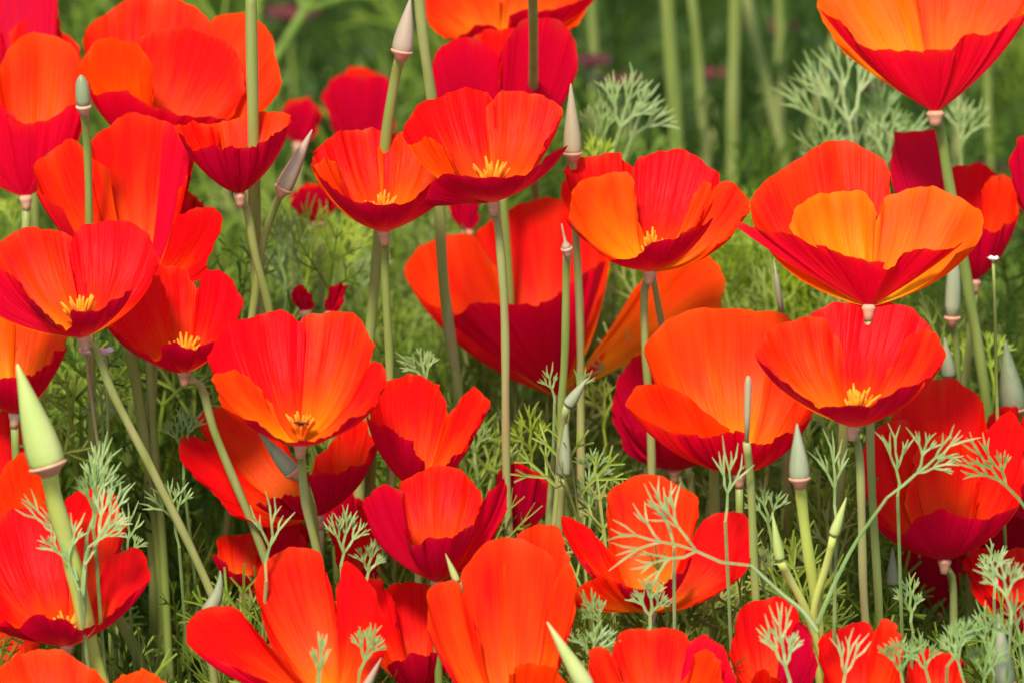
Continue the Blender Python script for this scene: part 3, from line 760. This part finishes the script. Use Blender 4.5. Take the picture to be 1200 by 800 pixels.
bare_stem('bright green stem crossing the upright red poppy at the top', [(623, -30), (623, 110), (626, 260), (630, 340)], .05, .0020, None, .068)
bare_stem('short slanting stem beside the stem of the torn bowl poppy', [(764, 318), (771, 350), (780, 385), (790, 440)], .062, .0014)
for k, (x0, x1, d, r) in enumerate(((780, 797, .42, .0036), (806, 830, .52, .0024), (862, 854, .46, .0030), (868, 925, .5, .0028), (912, 914, .62, .0026), (690, 712, .6, .0022), (1124, 1118, .5, .0024), (1152, 1160, .45, .0022), (1000, 930, .55, .0022))):
    lab = ('thickest blurred pale green stem in the background, right of centre top', 'thin blurred stem just right of the thickest background stem', 'straight blurred stem third from the left in the background',
           'blurred stem leaning left at its top in the background', 'blurred stem before the purple red blossom far behind', 'faint blurred stem left of the thickest background stem',
           'blurred stem under the flaring top right poppy', 'blurred stem near the right edge under the flaring poppy', 'blurred stem leaning right at its top in the background')[k]
    bare_stem(lab, [(x0, -40), ((x0 + x1) / 2, 90), (x1, 230)], d, r, None)

# stems among the leaves at left, seen below the flowers
for k, (pts, d, lab) in enumerate((([(148, 395), (165, 500), (180, 600), (190, 720), (196, 800)], .05, 'brownish stem under the yellow centred poppy, behind its leaning stem'),
                        ([(180, 385), (178, 520), (182, 640)], .06, 'upright stem in shade below the purple fronted cup'),
                        ([(112, 680), (150, 745), (190, 830)], .01, 'slanting dark stem at the bottom left'),
                        ([(440, 450), (434, 560), (440, 720)], .05, 'dark stem under the tulip like poppy'),
                        ([(836, 520), (838, 700), (836, 800)], .03, 'thick green stem under the large orange poppy'),
                        ([(990, 470), (980, 680), (976, 780)], .04, 'dark stem close to the left of the stem of the bowl with stamens'),
                        ([(1140, 560), (1136, 700), (1130, 800)], .05, 'dark stem under the ragged red poppy'))):
    bare_stem(lab, pts, d, .0022)

# ------------------------------------------------------------------ leaves
def frond_data(rs, levels=3, L=0.05, w=0.0012, spread=38, flat=0.5, tips=(1.2, 2.3)):
    """one finely divided leaf: list of (p0, p1, p2, width) segments growing along +Z"""
    segs = []
    def grow(p, dirn, side, length, lev):
        q = p + dirn * length
        bendv = Vector((rs.uniform(-1, 1), rs.uniform(-1, 1), rs.uniform(-.3, .6))) * length * 0.10
        segs.append((p, (p + q) / 2 + bendv, q, w * (0.75 + 0.12 * lev), lev == 0))
        if lev == 0: return
        nrm = dirn.cross(side).normalized()
        kids = [(-1, .80), (0, 1.0), (1, .80)] if lev > 1 or rs.random() < .85 else [(-.6, .9), (.6, .9)]
        for k, m in kids:
            ang = R(k * spread * rs.uniform(.65, 1.2) * (1 if lev > 1 else .72))
            tw = R(rs.uniform(-1, 1) * 60 * flat)
            nd = Quaternion(nrm, ang) @ dirn
            nd = (Quaternion(dirn, tw) @ nd).normalized()
            sd_ = nrm.cross(nd).normalized()
            grow(q, nd, sd_, length * rs.uniform(.55, .80) * (m if lev > 1 else rs.uniform(*tips)), lev - 1)
    d0 = Vector((0, 0, 1))
    grow(Vector((0, 0, 0)), d0, Vector((1, 0, 0)), L * 0.42, levels)
    return segs

def segs_mesh(segs):
    V, F = [], []
    for p, m, q, w, tip in segs:
        d = (q - p).normalized()
        x = d.cross(Vector((.3, .9, .2)))
        if x.length < .05: x = d.cross(Vector((1, 0, 0)))
        x.normalize(); y = d.cross(x)
        b = len(V)
        h = w * .5
        e = .3 if tip else .9
        for c, s in ((p, .8), (m, 1.0), (q, e)):
            V += [c - x * h * s, c + y * h * .55 * s, c + x * h * s]
        for k in (0, 3):
            F += [(b + k, b + k + 1, b + k + 4, b + k + 3), (b + k + 1, b + k + 2, b + k + 5, b + k + 4), (b + k + 2, b + k, b + k + 3, b + k + 5)]
        F.append((b + 6, b + 7, b + 8))
    return np.array([tuple(v) for v in V]), np.array([f for f in F if len(f) == 4]), [f for f in F if len(f) == 3]

def ribbons(segs):
    """a light mesh: every lobe a folded blade of two faces"""
    V, Q = [], []
    for p, m, q, w, tip in segs:
        d = (q - p).normalized()
        x = d.cross(Vector((.3, .9, .2)))
        if x.length < .05: x = d.cross(Vector((1, 0, 0)))
        x.normalize(); y = d.cross(x)
        b = len(V); h = w * .5
        for c, k in ((p, .8), (q, .6 if tip else .9)):
            V += [c - x * h * k, c + y * h * .6 * k, c + x * h * k]
        Q += [(b, b + 1, b + 4, b + 3), (b + 1, b + 2, b + 5, b + 4)]
    return np.array([tuple(v) for v in V]), np.array(Q)

rs = random.Random(5)
VAR = [ribbons(frond_data(rs, 3, rs.uniform(.05, .062), .0017, rs.uniform(32, 50), .7, (.85, 1.5))) for k in range(14)]

def joined_fronds(name, pos, size, tint, lean, mat, label, parent=None, seed=1):
    g = np.random.default_rng(seed)
    n = len(pos)
    VV, QQ, TT, off = [], [], [], 0
    for i in range(n):
        v, q = VAR[g.integers(len(VAR))]
        az = g.uniform(0, 2 * math.pi); th = abs(g.normal(0, lean)); az2 = g.uniform(0, 2 * math.pi)
        ca, sa = math.cos(az), math.sin(az)
        Rz = np.array([[ca, -sa, 0], [sa, ca, 0], [0, 0, 1]])
        ax = np.array([math.cos(az2), math.sin(az2), 0])
        K = np.array([[0, 0, ax[1]], [0, 0, -ax[0]], [-ax[1], ax[0], 0]])
        Rt = np.eye(3) + math.sin(th) * K + (1 - math.cos(th)) * (K @ K)
        VV.append(v @ (Rt @ Rz).T * size[i] + pos[i]); QQ.append(q + off); off += len(v)
        TT.append(np.full(len(v), tint[i]))
    VV = np.concatenate(VV); QQ = np.concatenate(QQ); TT = np.concatenate(TT)
    me = bpy.data.meshes.new(name)
    me.vertices.add(len(VV)); me.vertices.foreach_set('co', VV.astype(np.float32).ravel())
    me.loops.add(QQ.size); me.loops.foreach_set('vertex_index', QQ.astype(np.int32).ravel())
    me.polygons.add(len(QQ)); me.polygons.foreach_set('loop_start', (np.arange(len(QQ)) * 4).astype(np.int32))
    me.update(calc_edges=True)
    a = me.attributes.new('tint', 'FLOAT', 'POINT'); a.data.foreach_set('value', TT.astype(np.float32))
    me.materials.append(mat)
    o = bpy.data.objects.new(name, me); COL.objects.link(o)
    tag(o, label, None, None, 'stuff')
    return o

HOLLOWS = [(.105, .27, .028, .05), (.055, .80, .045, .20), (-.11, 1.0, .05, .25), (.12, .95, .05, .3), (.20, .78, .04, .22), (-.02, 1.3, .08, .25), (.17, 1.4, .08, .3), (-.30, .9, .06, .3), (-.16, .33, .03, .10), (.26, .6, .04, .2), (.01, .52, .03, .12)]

def clear(P, size, up):
    """fronds that would grow up through the front of a flower head are left out"""
    T = P.copy(); T[:, 2] += up * size
    rel = T - np.array(tuple(CAM))
    dep = rel @ np.array(tuple(VIEW))
    px = 600 + rel[:, 0] / dep * DIST / PX
    py = 400 - (rel @ np.array(tuple(UP))) / dep * DIST / PX
    keep = np.ones(len(P), bool)
    g = np.random.default_rng(77)
    for x0, x1, y0, y1, d in OPEN:
        hit = (px > x0 - 24) & (px < x1 + 24) & (py > y0 - 16) & (py < y1 - .10 * (y1 - y0)) & (dep < DIST + d + .03)
        keep &= ~(hit & (g.uniform(0, 1, len(P)) < .995))
    return keep

def scatter(n, x0, x1, y0, y1, smin, smax, seed, tm=.45, ts=.2):
    g = np.random.default_rng(seed)
    P = np.stack([g.uniform(x0, x1, n), g.uniform(y0, y1, n), np.zeros(n)], 1)
    x, y = P[:, 0], P[:, 1]
    top = np.interp(y, [-.35, -.1, 0, .1, .22, .5, 4], [.12, .17, .215, .258, .272, .235, .215])
    # uneven height of the bed: low-frequency humps and hollows
    hump = 0.5 + 0.28 * np.sin(x * 23 + 1.3) * np.cos(y * 17 + .4) + 0.22 * np.sin(x * 11 - y * 29) + .15 * np.sin(x * 41 + y * 37)
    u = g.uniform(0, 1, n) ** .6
    hb = np.interp(y, [.3, .6], [.40, .72])
    P[:, 2] = top * u * (1 - hb + hb * np.clip(hump, 0, 1))
    # deep hollows between the plants
    for hx, hy, rx, ry in HOLLOWS:
        q = ((x - hx) / rx) ** 2 + ((y - hy) / ry) ** 2
        P[:, 2] *= np.clip(q - .35, .12, 1)
    patch = .12 * np.sin(x * 9 + y * 6) + .10 * np.sin(x * 19 - y * 13 + 2)
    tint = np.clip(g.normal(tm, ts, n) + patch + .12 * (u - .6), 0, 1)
    sz = g.uniform(smin, smax, n)
    k = clear(P, sz, .042) & clear(P, sz, .028)
    for hx, hy, rx, ry in HOLLOWS:      # shade of the hollows painted in as darker leaf tint
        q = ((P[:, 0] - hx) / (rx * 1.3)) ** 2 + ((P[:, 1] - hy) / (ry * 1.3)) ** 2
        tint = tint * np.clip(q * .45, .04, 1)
    return P[k], sz[k], tint[k]

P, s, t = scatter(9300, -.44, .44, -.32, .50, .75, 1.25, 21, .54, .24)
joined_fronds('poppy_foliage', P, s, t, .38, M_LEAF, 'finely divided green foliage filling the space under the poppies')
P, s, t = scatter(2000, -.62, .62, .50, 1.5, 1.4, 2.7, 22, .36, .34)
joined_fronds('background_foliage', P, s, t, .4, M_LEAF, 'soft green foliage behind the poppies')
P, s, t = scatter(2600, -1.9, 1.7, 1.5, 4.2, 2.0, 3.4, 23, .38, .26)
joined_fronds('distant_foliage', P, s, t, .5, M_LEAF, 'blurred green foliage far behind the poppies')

# pale feathery tuft behind the orange poppy
g = np.random.default_rng(4)
c = at(912, 345, .26)
n = 620
P = np.stack([g.normal(0, .024, n), g.normal(0, .022, n), -np.abs(g.normal(0, .016, n)) - .004], 1) + np.array(tuple(c))
joined_fronds('feathery_tuft', P, g.uniform(.55, .9, n), g.uniform(0, 1, n), .6, M_TUFT, 'pale yellow green feathery leaf tuft right of centre', seed=9)

# single leaves that stand out
GL = 'divided poppy leaves standing clear of the mass'
def leaf(label, base_px, tip_px, d, mat, w=.0013, spread=34, levels=3, seed=0, flat=.25, stalk=None):
    r_ = random.Random(seed)
    a, b = at(*base_px, d), at(*tip_px, d - .004)
    segs = frond_data(r_, levels, .06, w * .86, spread, flat, (1.4, 2.6))
    H = max(q.z for _, _, q, _, _ in segs)
    L = (b - a).length; k = L / H
    segs = [(p * k, m * k, q * k, ww, tp) for p, m, q, ww, tp in segs]
    v, q, t = segs_mesh(segs)
    z = (b - a).normalized(); x = z.cross(VIEW).normalized(); y = z.cross(x)
    Mx = Matrix((x, y, z)).transposed()
    VV = [Mx @ Vector(p) for p in v]
    # leaf stalk down to the plant
    if stalk:
        path = catmull([Vector((0, 0, 0))] + [at(x_, y_, d + .003) - a for x_, y_ in stalk], 12)
    else:
        foot = Vector((a.x + r_.uniform(-.02, .02), a.y + r_.uniform(.02, .07), 0.0))
        path = catmull([Vector((0, 0, 0)), (foot - a) * .35 - z * .006, foot - a], 12)
    FF = [tuple(int(i) for i in f) for f in q] + [tuple(f) for f in t]
    tube_data(path, [w * .5 + .0004 * i / 11 for i in range(12)], 6, VV, FF)
    o = mesh_obj('poppy_leaf', VV, FF, mat, None, None, smooth=False)
    o.location = a
    tag(o, label, 'leaf', GL)
    return o
leaf('pale green feathery leaf right of the large pale green bud', (102, 625), (126, 505), -.055, M_LEAFPALE, .0014, 20, 3, 31, stalk=[(100, 660), (98, 700)])
leaf('short pale leaf crossing the red poppy under the pale green bud', (78, 640), (28, 578), -.06, M_LEAFPALE, .0013, 30, 2, 32, stalk=[(84, 655), (90, 680)])
leaf('pale leaf tuft at the forked stem, pointing right over the red poppy', (104, 640), (146, 612), -.06, M_LEAFPALE, .0013, 28, 2, 33, stalk=[(100, 660), (97, 695)])
TH = [('grey green leaf fan right of the pale pink slender bud, tallest tips', (715, 190), (748, 76), .16, M_LEAFGREY, .0017, 28),
      ('grey green leaf close beside the pale pink slender bud', (700, 200), (708, 105), .17, M_LEAFGREY, .0016, 26),
      ('grey green leaf leaning right over the torn bowl poppy', (725, 200), (765, 95), .18, M_LEAFGREY, .0016, 26),
      ('low green leaf behind the torn bowl poppy and the slender bud', (705, 230), (690, 150), .16, M_TUFT, .0015, 30),
      ('silvery leaf spray left of the flaring top right poppy, tallest tips', (1005, 200), (978, 48), .20, M_LEAFPALE, .0017, 26),
      ('silvery leaf leaning far left behind the funnel poppy', (1000, 215), (938, 60), .21, M_LEAFPALE, .0016, 22),
      ('silvery leaf nearest the stem of the flaring poppy, on its left', (1040, 215), (1030, 85), .22, M_LEAFGREY, .0016, 28),
      ('green leaf right of the flaring poppy stem', (1120, 215), (1135, 110), .22, M_LEAFGREY, .0015, 28),
      ('low silvery leaf behind the back petal of the funnel poppy', (985, 235), (955, 125), .20, M_LEAFGREY, .0016, 30),
      ('green leaf between the funnel poppy and the red half hidden one', (1030, 235), (1052, 125), .21, M_LEAFGREY, .0016, 30),
      ('thin silvery leaf in the middle of the thicket behind the funnel poppy', (1010, 240), (1000, 110), .23, M_LEAFPALE, .0014, 30),
      ('green leaf deepest in the thicket behind the funnel poppy', (1060, 240), (1075, 140), .24, M_TUFT, .0015, 30)]
for k, (lab, b0, t0, d0, m0, w0, sp0) in enumerate(TH):
    leaf(lab, b0, t0, d0, m0, w0, sp0, 3, 130 + k, .4)
leaf('light leaf crown below the left bowl poppy, beside its stem', (505, 470), (490, 405), .06, M_LEAFGREY, .0013, 34, 3, 38)
leaf('silvery leaf crossing the crimson backed poppy at its foot', (650, 470), (640, 425), .03, M_LEAFGREY, .0012, 34, 2, 39)
leaf('silvery little leaf right of the thin collared stem under the crimson backed poppy', (668, 470), (690, 432), .03, M_LEAFGREY, .0011, 34, 2, 40)
leaf('forked grey leaf below the large orange poppy', (850, 610), (858, 510), -.05, M_LEAFGREY, .0013, 24, 2, 41)
leaf('open grey leaf in front of the dark side of the red bowl with stamens', (980, 610), (975, 500), -.05, M_LEAFGREY, .0013, 26, 2, 42)
leaf('grey leaf spray upright across the ragged red poppy, left part', (1052, 580), (1048, 495), -.05, M_LEAFGREY, .0013, 26, 2, 43)
leaf('long grey leaf arching right across the ragged red poppy', (1040, 582), (1140, 500), -.058, M_LEAFGREY, .0012, 30, 3, 44, stalk=[(1000, 640), (975, 690), (958, 730)])
leaf('grey leaf coming in from the right edge over the ragged red poppy', (1205, 600), (1130, 510), -.05, M_LEAFGREY, .0013, 30, 3, 45)
leaf('pale leaf reaching left across the sprawling poppy', (880, 662), (712, 618), -.07, M_LEAFPALE, .0013, 34, 3, 46, stalk=[(918, 697), (940, 715), (958, 740)])
leaf('pale leaf tips over the upright centre petal of the sprawling poppy', (790, 640), (765, 560), -.068, M_LEAFPALE, .0013, 30, 2, 47)
leaf('pale bluish leaf over the bottom red poppy with the spread petal', (372, 815), (378, 740), -.10, M_LEAFPALE, .0020, 22, 2, 48)
leaf('pale leaf needles over the red poppy left of the forked bud stem', (925, 815), (910, 705), -.085, M_LEAFPALE, .0014, 26, 3, 49)
leaf('thin pale leaf over the red poppy right of the forked bud stem', (985, 820), (1000, 735), -.085, M_LEAFPALE, .0013, 26, 2, 50)
leaf('leaf fan under the sprawling poppy, pale and upright', (760, 745), (765, 670), -.05, M_LEAFPALE, .0014, 32, 3, 51)
leaf('leaf fan under the sprawling poppy, leaning left', (715, 750), (680, 690), -.05, M_LEAFGREY, .0014, 32, 3, 52)
leaf('olive leaf right of the tall centre petal at the bottom', (428, 690), (440, 625), -.02, M_LEAFGREY, .0013, 32, 3, 53)
leaf('grey leaf sprig before the drooping poppy', (312, 680), (322, 575), -.05, M_LEAFGREY, .0013, 26, 2, 54)
for k, (bx, by, tx, ty) in enumerate(((1090, 810, 1075, 735), (1130, 800, 1110, 730), (1165, 790, 1150, 700), (1200, 790, 1185, 690), (1060, 815, 1050, 745), (1150, 820, 1160, 745), (1185, 730, 1170, 640), (1110, 780, 1140, 720))):
    leaf(('small grey green leaf lowest in the bottom right corner thicket', 'pale divided leaf between two tiny red poppies at bottom right', 'grey green leaf just left of the pale bottom right bud', 'pale leaf rising at the right edge beside the bottom right bud', 'leftmost grey leaf of the bottom right thicket', 'pale leaf in front of the pale bottom right bud', 'tallest grey green leaf of the bottom right thicket', 'leaf leaning right above the tiny red poppies at bottom right')[k], (bx, by), (tx, ty), -.06 - .006 * k, M_LEAFPALE if k in (1, 6) else M_LEAFGREY, .0012, 30, 3, 60 + k, .5)
TL = [('leftmost green leaf in the thicket right of the goblet poppy stem', (335, 345), (318, 245)), ('tallest green leaf in the thicket right of the goblet poppy', (360, 345), (362, 225)),
      ('rightmost green leaf in the thicket under the left bowl poppy', (400, 345), (420, 255)), ('greyer leaf in the middle of the thicket under the left bowl', (350, 330), (340, 240)),
      ('low green leaf in the thicket above the slim folded poppies', (380, 360), (388, 275)), ('broad green leaf bent to the right under the left bowl poppy', (385, 340), (405, 235)),
      ('green leaf bent to the left beside the goblet poppy stem', (345, 360), (308, 280)), ('upright green leaf directly below the slanting pale bud', (335, 330), (335, 228)),
      ('small green leaf behind the slim folded poppies', (370, 370), (365, 290)), ('green leaf close to the stem of the left bowl poppy', (415, 370), (435, 290))]
for k, (lab, b0, t0) in enumerate(TL):
    leaf(lab, b0, t0, .16 + .009 * k, M_LEAFGREY if k % 3 == 0 else M_TUFT, .0014, 30, 3, 180 + k, .5)

ML = [('pale leaf fan wrapped round the bright bud stem at lower left', (92, 690), (54, 590), -.06, M_LEAFPALE, .0014, 28), ('upright leaf just right of the large green bud', (112, 640), (112, 540), -.055, M_LEAFGREY, .0014, 24),
      ('leaf spray pointing right from the bud stem at lower left', (100, 660), (150, 560), -.058, M_LEAFPALE, .0014, 24), ('leaf fan in front of the dark gap left of the leaning stem', (150, 680), (150, 585), .0, M_LEAFGREY, .0013, 32),
      ('leaf in the shade under the yellow centred poppy', (120, 520), (118, 440), .06, M_LEAFGREY, .0013, 34), ('leaf between the two leaning stems at left', (215, 560), (212, 470), .05, M_LEAFGREY, .0013, 34),
      ('leaf low between the two leaning stems at left', (210, 640), (196, 560), .03, M_LEAFGREY, .0013, 34), ('leaf left of the stem of the right bowl in the centre gap', (560, 560), (548, 470), .10, M_LEAFGREY, .0013, 34),
      ('leaf right of the long straight stem in the centre gap', (625, 560), (620, 470), .08, M_TUFT, .0013, 34), ('leaf under the narrow grey bud in the centre', (690, 620), (690, 540), .03, M_LEAFGREY, .0013, 34),
      ('leaf left of the dark crimson shaded poppy', (710, 520), (708, 440), .12, M_TUFT, .0013, 34), ('leaf above the sprawling poppy, under the large orange one', (690, 590), (705, 520), .04, M_LEAFGREY, .0013, 34),
      ('leaf beneath the large orange poppy at its right', (905, 640), (890, 560), .02, M_LEAFGREY, .0013, 34), ('leaf right of the sprawling poppy', (900, 700), (880, 620), -.01, M_LEAFGREY, .0013, 34),
      ('leaf under the ragged red poppy', (1070, 740), (1065, 670), -.02, M_LEAFGREY, .0013, 34), ('leaf at the right edge under the ragged red poppy', (1165, 700), (1160, 630), -.03, M_LEAFGREY, .0013, 32),
      ('leaf crossing the foot of the tall centre petal', (420, 800), (440, 730), -.075, M_LEAFGREY, .0013, 30), ('leaf at the bottom edge between two orange red poppies', (690, 800), (700, 725), -.07, M_LEAFGREY, .0013, 30),
      ('thin leaf over the lower side of the drooping poppy', (400, 680), (408, 590), -.03, M_LEAFGREY, .0012, 28), ('leaf at the far right beside the cone bud', (1165, 460), (1155, 385), .14, M_TUFT, .0013, 32),
      ('leaf between the funnel poppy and the bowl with stamens at right', (1130, 470), (1128, 380), .16, M_TUFT, .0013, 32), ('leaf at left under the tall fan petalled poppy', (15, 290), (20, 215), .2, M_TUFT, .0014, 32)]
for k, (lab, b0, t0, d0, m0, w0, sp0) in enumerate(ML):
    leaf(lab, b0, t0, d0, m0, w0, sp0, 3, 230 + k, .5)

# little white flowers behind the leaning stem
for k, (x, y, lab) in enumerate(((101, 408, 'tiny white flower left of the leaning stem under the yellow centred poppy'), (124, 408, 'tiny white flower right of the leaning stem under the yellow centred poppy'), (1164, 298, 'tiny white flower tip at the right edge beside the half hidden red poppy'))):
    b = at(x, y + 8, .03); sc_ = .55 if k == 2 else .8
    path = ground_path(b, [])
    gq = Vector((path[-1].x, path[-1].y, 0))
    root = empty('white_flower', gq); tag(root, lab, 'flower', 'tiny white flowers')
    for j in range(5):
        a = j * 1.2566 + k
        dirn = Vector((math.cos(a), math.sin(a), .7)).normalized(); sd2 = dirn.cross(Vector((0, 0, 1))).normalized()
        V = []
        for i in range(5):
            tq = i / 4; wq = .0026 * sc_ * math.sin(math.pi * (.12 + .8 * tq))
            c0 = b + dirn * (.0055 * sc_ * tq)
            V += [c0 - sd2 * wq, c0 + Vector((0, 0, -.0004)), c0 + sd2 * wq]
        F = [(3 * i + q, 3 * i + q + 1, 3 * i + q + 4, 3 * i + q + 3) for i in range(4) for q in (0, 1)]
        mesh_obj('petal', V, F, M_WHITE, root, gq)
    stem(root, gq, path, .0007, .0008, M_STEM)
